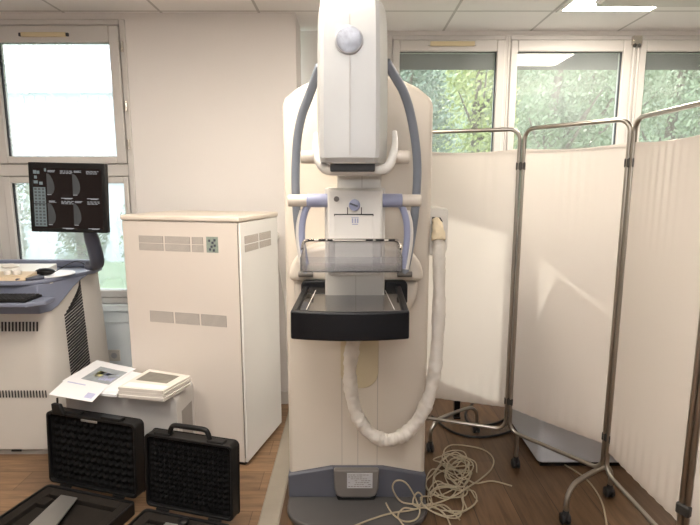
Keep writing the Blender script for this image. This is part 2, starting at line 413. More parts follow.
# ---- wall plug, socket
t = thing('wall_plug', 'round cream plug with thin cord on the wall behind the cabinet', 'plug', (onY(275, 236, WL-.02).x, WL, .9))
q = onY(275, 236, WL-.02)
B().rod((q.x, WL-.0005, q.z), (q.x, WL-.045, q.z), .03, 20).build('plug_body', 'machw', t)
B().tube(catmull([(q.x, WL-.035, q.z-.028), onY(277, 255, WL-.02), onY(281, 280, WL-.015), onY(285, 310, WL-.012), onY(287, 360, WL-.012), (q.x+.09, WL-.02, .11)], 6), .005, 8).build('cord', 'machw', t)
q = onY(115, 355, WL-.001)
t = thing('wall_socket', 'white wall socket low under the left window', 'socket', (q.x, WL, q.z-.04))
B().box(q.x-.04, q.x+.04, WL-.014, WL-.0005, q.z-.04, q.z+.04).build('face_plate', 'machw', t, .005)
B().cyl((q.x, WL-.0145, q.z), (q.x, WL-.0135, q.z), .02, n=20).build('socket_well', 'silver', t)

# ================================================================= MAMMOGRAPHY MACHINE
MX = .033
mac = thing('mammography_machine', 'tall cream mammography machine with black breast tray and dark blue base', 'x-ray machine', (MX, 2.33, 0))
YC = 2.16
hw = .316
# column
pts = [(MX-hw, .03), (MX+hw, .03), (MX+hw, 1.80)]
arc = [(MX+hw-.012, 1.83), (MX+.25, 1.872), (MX+.19, 1.90), (MX+.10, 1.925)]
pts += arc + [(2*MX-x, z) for x, z in arc[::-1]] + [(MX-hw, 1.80)]
B().prism(pts, 'xz', YC, 2.50).build('column', 'mach', mac, .018, 4)
cw = .0835
B().box(MX-cw+.012, MX-cw+.0145, YC-.0008, YC+.003, .17, .95).box(MX+.002, MX+.0045, YC-.0008, YC+.003, .17, .93).box(MX+cw+.008, MX+cw+.0105, YC-.0008, YC+.003, .17, .95).build('seam', 'seamgrey', mac)
z1 = onY(358, 388, YC).z
B().prism(rrect(MX-.075, MX+.095, z1, 1.02, [.075, .075, 0, 0], 10), 'xz', YC-.004, YC+.004).build('slot_cover', 'slot', mac, .002)
# base
B().prism(rrect(MX-hw-.003, MX+hw+.003, 1.94, 2.51, [.15, .15, .03, .03], 8), 'xy', 0, .03).build('base_plate', 'basegrey', mac, .008, 3)
zs, zc = onY(293, 475, YC-.02).z, onY(350, 467.5, YC-.02).z
poly = [(MX-hw-.004, .028), (MX+hw+.004, .028), (MX+hw+.004, zs), (MX+.12, zc), (MX-.12, zc), (MX-hw-.004, zs)]
B().prism(poly, 'xz', YC-.022, 2.505).build('base_cover', 'navy', mac, .008, 3)
lp = [(MX-.108, zc+.004), (MX+.100, zc+.004), (MX+.098, .09), (MX+.085, .055), (MX+.06, .045), (MX-.07, .045), (MX-.095, .055), (MX-.106, .09)]
ch = B().prism(lp, 'xz', YC-.05, YC-.02).build('plate_housing', 'plategrey', mac, .008, 3)
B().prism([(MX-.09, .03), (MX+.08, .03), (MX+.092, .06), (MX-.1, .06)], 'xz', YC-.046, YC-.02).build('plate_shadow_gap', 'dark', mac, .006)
zl0, zl1 = onY(360, 488, YC-.05).z, onY(360, 473, YC-.05).z
xl0, xl1 = onY(347, 480, YC-.05).x, onY(372.5, 480, YC-.05).x
lab = B().box(xl0, xl1, YC-.0525, YC-.049, zl0, zl1).build('rating_label', 'silver', mac, .001)
tx = B(); r = random.Random(3)
for k in range(7):
    x = xl0+.006; z = zl1-.006-k*(zl1-zl0-.008)/7
    while x < xl1-.014:
        l = r.uniform(.004, .014)
        if r.random() < .8: tx.box(x, min(x+l, xl1-.005), YC-.0531, YC-.0524, z-.0035, z-.0008)
        x += l+.003
tx.build('label_print', 'ink', lab)
# rotation hub (rounded lobes behind the tray)
zc_ = onY(355, 283, 2.03).z
def lobe(zA, zB, hx, top):
    out = []
    n = 20
    for k in range(n+1):
        a = PI*k/n if top else PI+PI*k/n
        x = MX-.008+hx*math.copysign(abs(math.cos(a))**.55, math.cos(a)); z = (zA if top else zB)+(zB-zA)*math.copysign(abs(math.sin(a))**.8, math.sin(a))
        out.append((x, z))
    return out
B().prism(lobe(zc_+.012, zc_+.165, .275, True), 'xz', 2.0, YC+.01).build('hub_upper', 'mach', mac, .02, 4)
B().prism(lobe(zc_-.17, zc_+.005, .262, False), 'xz', 2.04, YC+.01).build('hub_lower', 'mach', mac, .02, 4)
# arm
B().box(MX-.126, MX+.096, 1.835, YC+.02, 1.03, 1.46).build('arm', 'machw', mac, .008, 3)
B().box(MX-.08, MX+.082, 1.86, YC+.02, 1.45, 1.66).build('arm_neck', 'machw', mac, .006, 3)
B().box(MX-.012, MX-.0105, 1.834, 1.836, 1.03, 1.20).build('arm_seam', 'seamgrey', mac)
B().box(MX+.01, MX+.012, 1.859, 1.861, 1.46, 1.53).build('neck_seam', 'seamgrey', mac)
# tube head
def section(y0, y1, a, bq, z, rise=0):
    return None
rings = []
def headring(z, yf, yb, sc=1.0, dz=0):
    fx0, fx1, bx0, bx1 = -.091*sc, .086*sc, -.106*sc, .122*sc
    ym = yf+.13
    P = [(fx0+.012, yf), (MX-.03, yf-.006), (fx1-.008, yf), (fx1+.004, yf+.012), (bx1, ym), (bx1, yb), (bx0, yb), (bx0, ym), (fx0-.001, yf+.012)]
    return [(x, y, z+dz*(y-yf)) for x, y in P]
prof = [(1.540, 1.572, 1.98, .96), (1.553, 1.560, 1.99, .985), (1.58, 1.556, 2.0, 1.0), (1.72, 1.550, 2.02, 1.0), (1.90, 1.556, 2.04, .985), (1.975, 1.566, 2.05, .97), (2.015, 1.585, 2.06, .955), (2.045, 1.625, 2.06, .94), (2.075, 1.70, 2.06, .92), (2.085, 1.80, 2.06, .90)]
for z, yf, yb, sc in prof: rings.append(headring(z, yf, yb, sc))
B().loft(rings).build('tube_head', 'headw', mac, 0, sharp=24)
B().box(MX-.034, MX-.0325, 1.542, 1.55, 1.56, 1.96).build('head_seam', 'seamgrey', mac)
q = onY(349, 40, 1.548)
hl = B().rod((q.x, 1.556, q.z), (q.x, 1.538, q.z), .041, 32, .15).build('lamp_bezel', 'silver', mac)
B().ball((q.x, 1.5385, q.z), .037, .0045, .037, 24, 12).build('lamp_lens', 'lens', hl)
B().box(-.062, .078, 1.585, 1.72, 1.512, 1.545).build('collimator_opening', 'dark', mac, .003)
B().box(-.064, .08, 1.577, 1.587, 1.536, 1.545).build('collimator_rim', 'machw', mac, .002)
# U shaped guard round the head
yb = 1.64
u = [onY(316, 134, 1.73), onY(315.5, 143, 1.70), onY(316.5, 152, yb+.02), onY(320, 163, yb), onY(327, 169.5, yb), onY(338, 170.5, yb-.02), onY(355, 170.8, yb-.025), onY(372, 170.5, yb-.02), onY(385, 169, yb), onY(391, 162, yb), onY(394, 151, yb+.02), onY(395, 142, 1.70), onY(394.5, 132, 1.73)]
pc = catmull(u, 6)
n_ = len(pc)
rr = [.008+.0085*min(1, 3.2*min(i, n_-1-i)/n_) for i in range(n_)]
B().tube(pc, rr, 14).build('head_guard', 'machw', mac)
for a, e in ((301, 319), (392, 409.5)):
    pa, pb = onY(a, 157, 1.68), onY(e, 157, 1.68)
    B().rod(pa, pb, .0215, 20).build('guard_knob', 'mach', mac)
# patient handles
hl_ = [(320, 66, 1.80), (309.7, 94, 1.86), (302, 115, 1.90), (297.5, 138, 1.93), (295.7, 166, 1.95), (295.7, 192, 1.96), (297, 216, 1.97), (300, 242, 1.98), (303, 260, 1.99), (306, 273, 1.99)]
hr_ = [(386, 62, 1.80), (397, 80, 1.84), (404, 93, 1.86), (410.5, 114, 1.90), (415.5, 143, 1.93), (417.3, 168, 1.95), (416.5, 192, 1.96), (414, 220, 1.97), (409, 252, 1.98), (404.5, 273, 1.99)]
for h in (hl_, hr_):
    o = B().tube(catmull([onY(*k) for k in h], 6), .0165, 14).build('patient_handle', 'bar', mac)
    e = onY(*h[-1]); sg = -1 if e.x < 0 else 1
    B().rod((e.x-.03, 1.985, e.z-.004), (e.x+.03, 1.985, e.z-.004), .012, 14).build('handle_foot', 'plategrey', o)
# compression carriage
cx0, cx1 = onY(327.5, 215, 1.76).x, onY(382.5, 215, 1.76).x
zt = onY(350, 189, 1.76).z; zb = onY(350, 276, 1.76).z
car = B().box(cx0, cx1, 1.76, 1.93, zb, zt).build('compression_carriage', 'machw', mac, .008, 3)
q = onY(354.5, 205, 1.757)
B().rod((q.x, 1.762, q.z), (q.x, 1.742, q.z), .020, 24, .15).build('dial', 'lilac', car)
B().box(q.x-.018, q.x+.012, 1.739, 1.743, q.z-.003, q.z+.003, Matrix.Translation(q) @ Matrix.Rotation(.35, 4, 'Y') @ Matrix.Translation(-q)).build('dial_pointer', 'condark', car)
q2 = onY(336.5, 199, 1.757)
B().rod((q2.x, 1.762, q2.z), (q2.x, 1.752, q2.z), .0095, 16).build('button', 'plategrey', car)
b = B()
za, xa, xb = onY(350, 214.5, 1.757).z, onY(334, 214, 1.757).x, onY(373.5, 214, 1.757).x
b.box(xa, xb, 1.758, 1.762, za-.002, za+.002); b.box(xa, xa+.003, 1.758, 1.762, za-.006, za+.002); b.box(xb-.003, xb, 1.758, 1.762, za-.006, za+.002)
b.box(q.x-.026, q.x-.023, 1.758, 1.762, za, za+.025); b.box(q.x+.023, q.x+.026, 1.758, 1.762, za, za+.025)
b.build('cassette_slot', 'dark', car)
B().box(xa+.002, xb-.002, 1.7565, 1.761, zb+.03, za-.005).build('front_flap', 'machw', car, .001)
q3 = onY(355, 221, 1.7565)
b = B()
for dx in (-.011, -.0015, .007): b.box(q3.x+dx, q3.x+dx+.005, 1.7555, 1.757, q3.z-.007, q3.z+.009)
b.box(q3.x-.013, q3.x+.013, 1.7555, 1.757, q3.z+.011, q3.z+.013)
b.box(q3.x-.010, q3.x+.010, 1.7555, 1.757, q3.z-.013, q3.z-.010)
b.build('display_mark', 'lilac', car)
for xa, xb, xc, sg in ((288, 307, 328, -1), (421, 402, 381, 1)):
    A_, B_, C_ = (onY(x, 200.5, 1.82) for x in (xa, xb, xc))
    kb = B().rod(B_, A_, .0215, 22).build('compression_knob', 'mach', car)
    B().rod(C_, B_, .0245, 22, .1).build('knob_sleeve', 'lilac', kb)
    g = [(xb-3*sg, 203), (xb+1.5*sg, 210), (xb+4.6*sg, 222), (xb+5.2*sg, 236), (xb+3.4*sg, 252), (xb+.6*sg, 268)]
    B().tube(catmull([onY(x, y, 1.83) for x, y in g], 6), .0125, 12).build('grip', 'lilac', car)
    B().tube(catmull([onY(x+3.2*sg, y+1, 1.835) for x, y in g[1:]], 6), .0108, 12).build('grip_trim', 'machw', car)
# compression paddle
px0, px1, yf, ybk, zf = MX-.194, MX+.137, 1.60, 1.757, 1.19
pad = B()
pad.box(px0, px1, yf, ybk, zf, zf+.004); pad.box(px0, px1, yf, yf+.004, zf+.004, zf+.05)
for x in (px0, px1-.004):
    pad.prism([(yf, zf+.004), (ybk, zf+.004), (ybk, zf+.085), (yf+.004, zf+.05), (yf, zf+.05)], 'yz', x, x+.004)
pad.box(px0+.004, px1-.004, ybk-.004, ybk, zf+.004, zf+.085)
pd = pad.build('paddle', 'clear', mac, .001)
rim = catmull([(px0-.004, ybk-.03, zf+.06), (px0-.004, ybk-.005, zf+.078), (px0+.012, ybk-.006, zf+.088), (px0+.06, ybk-.006, zf+.089), (MX, ybk-.006, zf+.089), (px1-.06, ybk-.006, zf+.089), (px1-.012, ybk-.006, zf+.088), (px1+.004, ybk-.005, zf+.078), (px1+.004, ybk-.03, zf+.06)], 6)
B().tube(rim, .0055, 10).build('paddle_rim', 'chrome', pd)
b = B()
for x0, x1 in ((px0+.012, px0+.035), (px0+.05, px0+.075), (px0+.082, px0+.1), (px1-.115, px1-.09), (px1-.08, px1-.05), (px1-.035, px1-.012)):
    B().box(x0, x1, ybk-.0125, ybk-.010, zf+.086, zf+.0925).build('rim_dash', 'dark', pd)  # dark dashes set on the metal rim to imitate its broken highlight

# breast tray (bucky)
tx0, tx1, tf, tbk = MX-.224, MX+.158, 1.555, 2.0
tray = B()
sh = []
n = 16
for k in range(n+1):
    x = tx0+(tx1-tx0)*k/n; sh.append((x, tf-.026*math.sin(PI*k/n)**.8 if 0 < k < n else tf))
inner = [(x*1.0, y+.022) for x, y in sh]
zt0, zt1 = .979, 1.073
lowr = [(x, z0) for x, z0 in ()]
tray.prism(sh + inner[::-1], 'xy', zt0, zt1)
tr = tray.build('tray_front', 'black', mac, .006, 3)
for xs, xe, dx in ((tx0, -.186, 1), (tx1, .205, -1)):
    pl = [(xs, tf+.018), (xs+dx*.022, tf+.018), (xe+dx*.022, tbk), (xe, tbk)]
    if dx < 0: pl = pl[::-1]
    B().prism(pl, 'xy', zt0+.01, zt1-.002).build('tray_side', 'black', mac, .005, 3)
for xa, xb, rr_ in ((-.197, MX-.112, [0, 0, 0, .02]), (MX+.107, .232, [0, 0, .02, 0])):
    B().prism(rrect(xa, xb, zt0+.02, zt1+.016, rr_), 'xz', tbk-.03, tbk+.03).build('tray_back', 'black', mac, .005, 3)
top = B().prism([(tx0+.02, tf+.016), (tx1-.02, tf+.016), (.19, tbk-.01), (tx0+.02, tbk-.01)], 'xy', 1.0, 1.062).build('tray_top', 'carbon', mac, .002)
b = B()
for x0, x1 in ((tx0+.045, tx0+.055), (tx1-.045, tx1-.055)):
    B().prism([(x0, tf+.06), (x0+.003, tf+.06), (x1+.003, tbk-.08), (x1, tbk-.08)], 'xy', 1.062, 1.0626).build('field_line', 'machw', top)
B().box(MX-.10, MX+.10, 1.72, 2.05, .968, 1.0).build('tray_support', 'mach', mac, .02, 3)
# hose outlet and hose
b = B().prism(rrect(MX+hw-.02, .432, 1.16, 1.372, [.03, .035, .02, .01]), 'xz', 2.20, 2.42)
ho = b.build('hose_outlet', 'machw', mac, .008, 3)
q = onY(437, 222, 2.198)
B().prism([(q.x-.022, q.z-.03), (q.x+.024, q.z-.03), (q.x+.024, q.z+.004), (q.x+.014, q.z+.02), (q.x-.022, q.z+.022)], 'xz', 2.195, 2.21).build('outlet_opening', 'dark', ho)
hp = [(437, 224, 2.20), (438.5, 240, 2.17), (439, 262, 2.14), (439, 300, 2.12), (437.5, 340, 2.10), (434.5, 372, 2.08), (428.5, 398, 2.065), (418, 420, 2.05), (403, 435, 2.04), (386, 440, 2.035), (370, 433, 2.03), (358, 417, 2.03), (352, 396, 2.03), (350, 372, 2.02), (352, 350, 1.99), (355, 336, 1.95)]
path = catmull([onY(*k) for k in hp], 20)
r = random.Random(11)
ph = [r.uniform(0, 6.28) for _ in range(8)]
def wob(i, k):
    th = k/28*2*PI
    w = min(1, max(0, (i-70)/60))
    return 1+.03*math.sin(i*.55+2*th+ph[0])+.025*math.sin(i*.9-3*th+ph[1])+.025*math.sin(i*.31+th*4+ph[2])+.03*math.sin(i*1.7+th*2+ph[3])+.085*(.15+.85*w)*abs(math.sin(i*.42+1.5*math.sin(th+ph[4]+i*.05)))-.05
nn = len(path)
rad = [.0285*(1 if i > 40 else .95)+.002*math.sin(i*.21) for i in range(nn)]
B().tube(path, rad, 28, wob=wob).build('hose', 'hose', mac, sharp=80)
b = B().tube(catmull([onY(435.5, 219, 2.197), onY(438, 228, 2.175), onY(438.5, 240, 2.16)], 8), [.016+.001*i for i in range(17)], 14, wob=lambda i, k: 1+.1*math.sin(k*1.8+i))
b.build('hose_collar', 'hosein', mac)

# ================================================================= BEIGE CABLES
def cable(pts, r, m, name, label, n=8, z=None, group=None):
    o = B().tube(catmull(pts, n), r, 8).build(name, m)
    return tag(o, label, 'cable', group)
def fl(lst, r=.0045):
    return [onZ(p[0], p[1], p[2] if len(p) > 2 else r) for p in lst]
cable(fl([(352, 527, .036), (372, 519, .037), (392, 513, .037), (412, 510, .038), (434, 504, .045), (452, 497, .05), (470, 486, .02), (482, 478, .006), (492, 468), (493, 458), (484, 450), (468, 446), (452, 445), (444, 451), (448, 462), (458, 471), (474, 483), (492, 481), (512, 486)]), .0038, 'cable', 'floor_cable', 'beige cable crossing the machine base and looping out over the floor to the right')
lp_ = [onZ(452, 530, .006), onZ(446, 516, .012), onZ(434, 507, .037), onZ(416, 504.5, .037), onZ(402, 502, .042)]
lp_ += [onY(*k, 2.09) for k in ((395, 494), (392.5, 487), (395, 481.5), (401, 480.5), (407, 484), (413, 493), (417, 502))]
lp_ += [onZ(420, 512, .038), onZ(415, 520, .037), onZ(403, 521, .037), onZ(392, 513, .037), onZ(386, 503, .04)]
cable(lp_, .0038, 'cable', 'floor_cable', 'beige cable making the tall arched loop against the dark blue base', 6)
cable([onZ(460, 520, .006), onZ(444, 505, .03), onZ(428, 508, .038), onZ(414, 505, .05)]+[onY(*k, 2.075) for k in ((414, 497), (418, 492.5), (422, 496), (421, 503))]+[onZ(416, 509, .044), onZ(404, 508, .037), onZ(398, 516, .037), onZ(404, 526, .037)], .0036, 'cable', 'floor_cable', 'beige cable with the small upright loop right of the tall arched loop', 6)
r = random.Random(5)
for j, (cx, cy, rx, ry, lab) in enumerate([(453, 463, 14, 8, 'beige cable coiled behind the others close beside the column'), (446, 484, 19, 15, 'beige cable coil at the right corner of the machine base'), (448, 503, 24, 15, 'beige cable coil nearest the camera beside the machine base'), (459, 474, 13, 12, 'beige cable coil lying furthest right in the heap')]):
    pts = []
    zb_ = .006
    for k in range(9*4):
        a = k/9*2*PI*1.03
        t_ = k/36
        e = 1+r.uniform(-.33, .28)
        x = cx+rx*e*math.cos(a)+r.uniform(-1.5, 1.5)+4*math.sin(t_*5+j); y = cy+ry*e*math.sin(a)+r.uniform(-1.2, 1.2)+3*math.sin(t_*7+2*j)
        p = onZ(x, y, .006)
        inside = p.x < MX+hw+.012 and p.y > 1.95
        if p.y > YC-.05 and p.x < MX+hw+.02: p.x = MX+hw+.022+r.uniform(0, .012); inside = False
        p.z = (.038 if inside else .006)+r.uniform(0, .012)+.005*j*t_
        pts.append(p)
    cable(pts, .0033, 'cable', 'cable_coil', lab, 5, group='beige cable heap by the machine')
b = fl([(512, 416, .008), (496, 423, .008), (480, 426, .008), (468, 422, .008), (466, 412, .008), (474, 402, .008)], .008)
cable(b, .008, 'bcable', 'black_cable', 'thick black cable on the floor below the left screen curtain')
cable(fl([(513, 430, .008), (498, 435, .008), (480, 437, .008), (462, 435, .008), (446, 428, .008), (432, 416, .008)], .008), .007, 'bcable', 'black_cable', 'thinner black cable running left below the screen in front of the thick one')
cable(fl([(560, 462), (585, 478), (600, 498), (606, 520), (607, 540)]), .004, 'cable', 'floor_cable', 'single thin cable lying under the right half of the folding screen')
t = thing('black_post', 'black upright post standing on the floor behind the left screen curtain', 'post', (*onZ(457, 419, 0).xy, 0))
q = onZ(457, 419, 0)
B().box(q.x-.018, q.x+.018, q.y, q.y+.036, .012, .70).build('upright', 'blackp', t, .003)
B().box(q.x-.022, q.x+.022, q.y-.005, q.y+.041, 0, .012).build('foot', 'blackp', t, .003)

# ================================================================= FOLDING SCREEN
scr = thing('folding_screen', 'folding medical privacy screen of white curtains on steel tube frames with castors', 'privacy screen', (.9, 2.3, 0))
Cc, Aa, Bb, Dd, Ee = Vector((.345, 2.62, 0)), Vector((.827, 2.46, 0)), Vector((1.146, 2.08, 0)), Vector((1.155, 1.58, 0)), Vector((1.60, 1.35, 0))
TR = .0098
ZT, ZB = 1.735, .20
def panel(P, Q, ripple, zbot=.30):
    d = (Q-P).normalized(); L = (Q-P).length
    a = P+d*.0112; e = Q-d*.0112
    up = Vector((0, 0, 1)); R = .05
    loop = []
    def arc(c, v0, v1):
        for k in range(7):
            th = PI/2*k/6; loop.append(c+v0*math.cos(th)*R+v1*math.sin(th)*R)
    arc(a+d*R+up*(ZT-R), -d, up); arc(e-d*R+up*(ZT-R), up, d)
    arc(e-d*R+up*(ZB+R), d, -up); arc(a+d*R+up*(ZB+R), -up, -d)
    fr = B().tube(loop, TR, 12, closed=True).build('screen_frame', 'tubesteel', scr)
    nrm = Vector((d.y, -d.x, 0))
    zt_, zb_ = 1.642, zbot
    def cl(u, v):
        x = .018+(L-.036)*u
        sag = -.014*math.sin(PI*u)*max(0, (v-.85)/.15) if v > .85 else 0
        rp = 0
        for (u0, s, f, amp) in ripple: rp += amp*math.exp(-((u-u0)/s)**2)*math.sin(u*f)*(max(0, v-.62)/.38)**1.3
        rp += .0018*math.sin(u*60)*max(0, .18-v)/.18
        return P+d*(x)+nrm*(rp+.004*math.sin(PI*u))+up*(zb_+(zt_-zb_)*v+sag)
    cu = B().grid(cl, 90, 50).build('curtain', 'curtain', scr, sharp=180)
    hm = B().grid(lambda u, v: cl(u, v*.022)-nrm*.0012*(-1), 60, 2).build('hem', 'curtain', cu, sharp=180)
    for z in (zt_-.015, zb_+.012):      # thin rods the curtain is stretched on
        B().tube([P+d*.02+up*z-nrm*.003, Q-d*.02+up*z-nrm*.003], .003, 6).build('curtain_rod', 'tubesteel', cu)
    return d, nrm
d1, n1 = panel(Cc, Aa, [(.72, .12, 60, .0015)], .325)
d2, n2 = panel(Aa, Bb, [(.55, .2, 75, .0022), (.3, .1, 60, .001)], .325)
d3, n3 = panel(Bb, Dd, [(.45, .22, 70, .0026)])
d4, n4 = panel(Dd, Ee, [(.5, .2, 60, .003)])
for J in (Aa, Bb, Dd):
    for z in (1.56, .36):
        B().box(J.x-.023, J.x+.023, J.y-.0125, J.y+.0125, z-.020, z+.020, Matrix.Translation(J) @ Matrix.Rotation(-.6 if J is Aa else -1.15, 4, 'Z') @ Matrix.Translation(-J)).build('hinge_clip', 'darksteel', scr, .006)
def castor(p, parent):
    q = Vector((p[0], p[1], 0))
    c = B().cyl(q+Vector((0, 0, .045)), q+Vector((0, 0, .066)), .016, .012, 14).build('castor', 'rubber', parent)
    B2 = B()
    for s in (-1, 1): B2.rod(q+Vector((s*.004, .004, .025)), q+Vector((s*.019, .004, .025)), .0250, 20)
    B2.box(q.x-.006, q.x+.006, q.y-.014, q.y+.014, .024, .05)
    me = B2
    # wheels belong to the castor mesh
    o = me.build('castor_wheel', 'rubber', parent)
    return c
def foot(mid, near, far):
    n_, f_ = Vector((*near, 0)), Vector((*far, 0))
    up = Vector((0, 0, 1)); m = (n_+f_)/2
    dd = (f_-n_).normalized()
    pts = [n_+up*.06, n_+up*.10, n_+up*.135+dd*.008, n_+up*.165+dd*.035, n_+up*.178+dd*.075, m+up*.182, f_+up*.178-dd*.075, f_+up*.165-dd*.035, f_+up*.135-dd*.008, f_+up*.10, f_+up*.06]
    o = B().tube(catmull(pts, 5), .011, 10).build('foot', 'tubesteel', scr)
    castor(n_, o); castor(f_, o)
foot(None, onZ(430, 452, 0).xy, onZ(476, 433, 0).xy)
foot(None, onZ(565, 524, 0).xy, onZ(609, 497, 0).xy)
q = onZ(515.5, 468, 0); o = B().tube([(q.x, q.y, .06), (q.x, q.y, .20)], .010, 10).build('foot', 'tubesteel', scr); castor(q, o)
foot(None, (1.22, 1.36), (1.42, 1.68))

# box behind the screen
k = onZ(538, 467, 0)
t = thing('storage_cabinet', 'grey-white cabinet on a dark plinth standing behind the middle screen curtain', 'cabinet', (k.x+.25, k.y+.25, 0))
B().prism(rrect(k.x, k.x+.55, k.y, k.y+.52, [.03, .03, .01, .01]), 'xy', .022, 1.19).build('body', 'greybox', t, .012, 3)
B().box(k.x+.015, k.x+.535, k.y+.012, k.y+.5, 0, .022).build('plinth', 'blackp', t)

# ================================================================= TALL CABINET
CA = math.radians(-14.5)
W, D, H = .672, .48, 1.318
cab = thing('tall_cabinet', 'tall cream metal electronics cabinet with vent grilles between console and machine', 'cabinet', (-.54, 2.44, 0), CA)
# local: x from -W to 0, y 0..D
B().box(-W, -.012, 0, D, .022, H-.03).build('body', 'cab', cab, .006, 3, local=True)
B().box(-.0115, 0, .006, D-.004, .022, H-.03).build('side_panel', 'cabside_lit', cab, .004, 3, local=True)
B().box(-W-.006, .004, -.008, D+.004, H-.028, H).build('lid', 'cabtop', cab, .009, 4, local=True)
B().box(-W+.02, -.02, .015, D-.02, 0, .022).build('plinth', 'blackp', cab, local=True)
def grille(x0, x1, z0, z1, side=False):
    b = B()
    nx = max(2, int((x1-x0)/.006)); 
    if side:
        b.box(-.0005, .0006, x0, x1, z0, z1)
    else:
        b.box(x0, x1, -.0006, .0005, z0, z1)
    g = b.build('vent', 'grille', cab, local=True)
    h = B()
    for k in range(1, nx):
        x = x0+(x1-x0)*k/nx
        if side: h.box(.0006, .0012, x-.001, x+.001, z0+.001, z1-.001)
        else: h.box(x-.001, x+.001, -.0012, -.0006, z0+.001, z1-.001)
    h.build('vent_slats', 'cab', g, local=True)
def cx_(px):   # photo column on the front face -> local x
    f = (px-118)/(231-118); return -W+f*W
zt1, zt0 = 1.212, 1.136
zm = (zt1+zt0)/2
for a, e in ((134.5, 158.5), (160.5, 184.5), (186.5, 197)):
    grille(cx_(a), cx_(e), zm+.002, zt1); grille(cx_(a), cx_(e), zt0, zm-.002)
B().box(cx_(200), cx_(211), -.0008, .0005, zt0, zt1+.004).build('connector_opening', 'pcb', cab, local=True)
b = B()
for x, z in ((202, .06), (205, .05), (207, .063), (204, .03), (207, .036), (202.5, .016), (206, .012)):
    b.box(cx_(x), cx_(x+1.8), -.004, 0, zt0+z-.006, zt0+z+.006)
b.build('connector', 'condark', cab, .001, local=True)
z1_, z0_ = .815, .755
for a, e in ((143, 166.5), (168.5, 192), (194, 218)):
    grille(cx_(a-2), cx_(e-2), z0_, z1_)
for a, e in ((.05, .21), (.225, .375)):
    grille(a, e, zm+.003, zt1+.005, True); grille(a, e, zt0, zm-.003, True)
B().box(-.0125, -.0105, -.0012, .002, .05, H-.04).build('corner_seam', 'plategrey', cab, local=True)

# ================================================================= FLOOR BOX WITH PAPERS
BA = math.radians(-5)
bx = thing('floor_box', 'low white metal unit with rounded top edge carrying papers, before tall cabinet', 'equipment box', (-.845, 2.30, 0), BA)
BW, BD, BH = .57, .235, .462
B().prism(rrect(-BW, 0, .02, BH, [.006, .006, .045, .03], 8), 'xz', 0, .018).build('front_panel', 'box', bx, .003, 2, local=True)
B().prism(rrect(-BW+.003, -.003, .02, BH-.003, [.006, .006, .045, .03], 8), 'xz', .018, BD).build('body', 'box', bx, .003, 2, local=True)
B().box(-.004, -.0022, .06, BD-.05, .14, BH-.11).build('side_recess', 'grille', bx, local=True)
B().box(-BW+.02, -.02, .012, BD-.02, 0, .02).build('plinth', 'blackp', bx, local=True)
# papers (world coordinates through pixel rays at their own heights)
def sheet(name, corners, z, th, m, label, cat, group=None, deco=(), bevel=0, dz=None):
    P = [onZ(x, y, z+th) for x, y in corners]
    c = sum((p for p in P), Vector())/len(P)
    t = thing(name, label, cat, (c.x, c.y, z), 0, group)
    b = B(); n = 8
    def S(u, v): return P[0]*(1-u)*(1-v)+P[1]*u*(1-v)+P[2]*u*v+P[3]*(1-u)*v
    def F(u, v):
        p = S(u, v); 
        if dz: p = p+Vector((0, 0, dz(u, v)))
        return p
    vs = []; fs = []
    for lay in (0, 1):
        for j in range(n+1):
            for i in range(n+1):
                p = F(i/n, j/n); vs.append((p.x, p.y, p.z-(th if lay == 0 else 0)))
    m1 = (n+1)**2
    for j in range(n):
        for i in range(n):
            a = j*(n+1)+i; fs.append((m1+a, m1+a+1, m1+a+n+2, m1+a+n+1)); fs.append((a, a+n+1, a+n+2, a+1))
    for i in range(n):
        for (a, e) in ((i, i+1), (n*(n+1)+i+1, n*(n+1)+i), ((i+1)*(n+1), i*(n+1)), (i*(n+1)+n, (i+1)*(n+1)+n)):
            fs.append((a, e, m1+e, m1+a))
    b.add(vs, fs); b.build('sheet' if th < .003 else 'pages', m, t, bevel)
    for dn, dm, u0, u1, v0, v1 in deco:
        g = B().grid(lambda u, v: F(u0+(u1-u0)*u, v0+(v1-v0)*v)+Vector((0, 0, .0004)), 4, 4); g.build(dn, dm, t)
    return t
# corners are: front-left, front-right, back-right, back-left
G1 = 'loose papers on the floor box'
zb0 = BH
sheet('paper_sheet', [(60, 389), (116, 395), (134, 371.5), (93, 362)], zb0+.002, .012, 'paper', 'thin pile of white sheets under the printed leaflets', 'paper', G1)
sheet('paper_sheet', [(102, 391.5), (128, 392), (146, 374), (126, 370)], zb0+.0145, .003, 'paper', 'white sheet poking out between leaflet and brochure stack', 'paper', G1)
sheet('leaflet', [(62, 381), (104, 390), (136, 368.5), (97, 360)], zb0+.020, .0015, 'paper', 'white leaflet printed with a dark photo and yellow flowers', 'leaflet', G1,
      [('printed_photo', 'photo', .28, .95, .2, .78), ('printed_yellow', 'yellow', .40, .58, .38, .62), ('printed_block', 'bluep', .6, .9, .3, .6)])
sheet('leaflet', [(48.5, 392), (92, 402), (107, 386), (67, 378)], zb0+.024, .0015, 'paper', 'plain pale leaflet overhanging the left front edge of the box', 'leaflet', G1,
      [('printed_block', 'bluep', .75, .93, .15, .45), ('printed_lines', 'bluep', .1, .55, .78, .84)], dz=lambda u, v: -.012*(1-v)*(1-u))
NS = 9
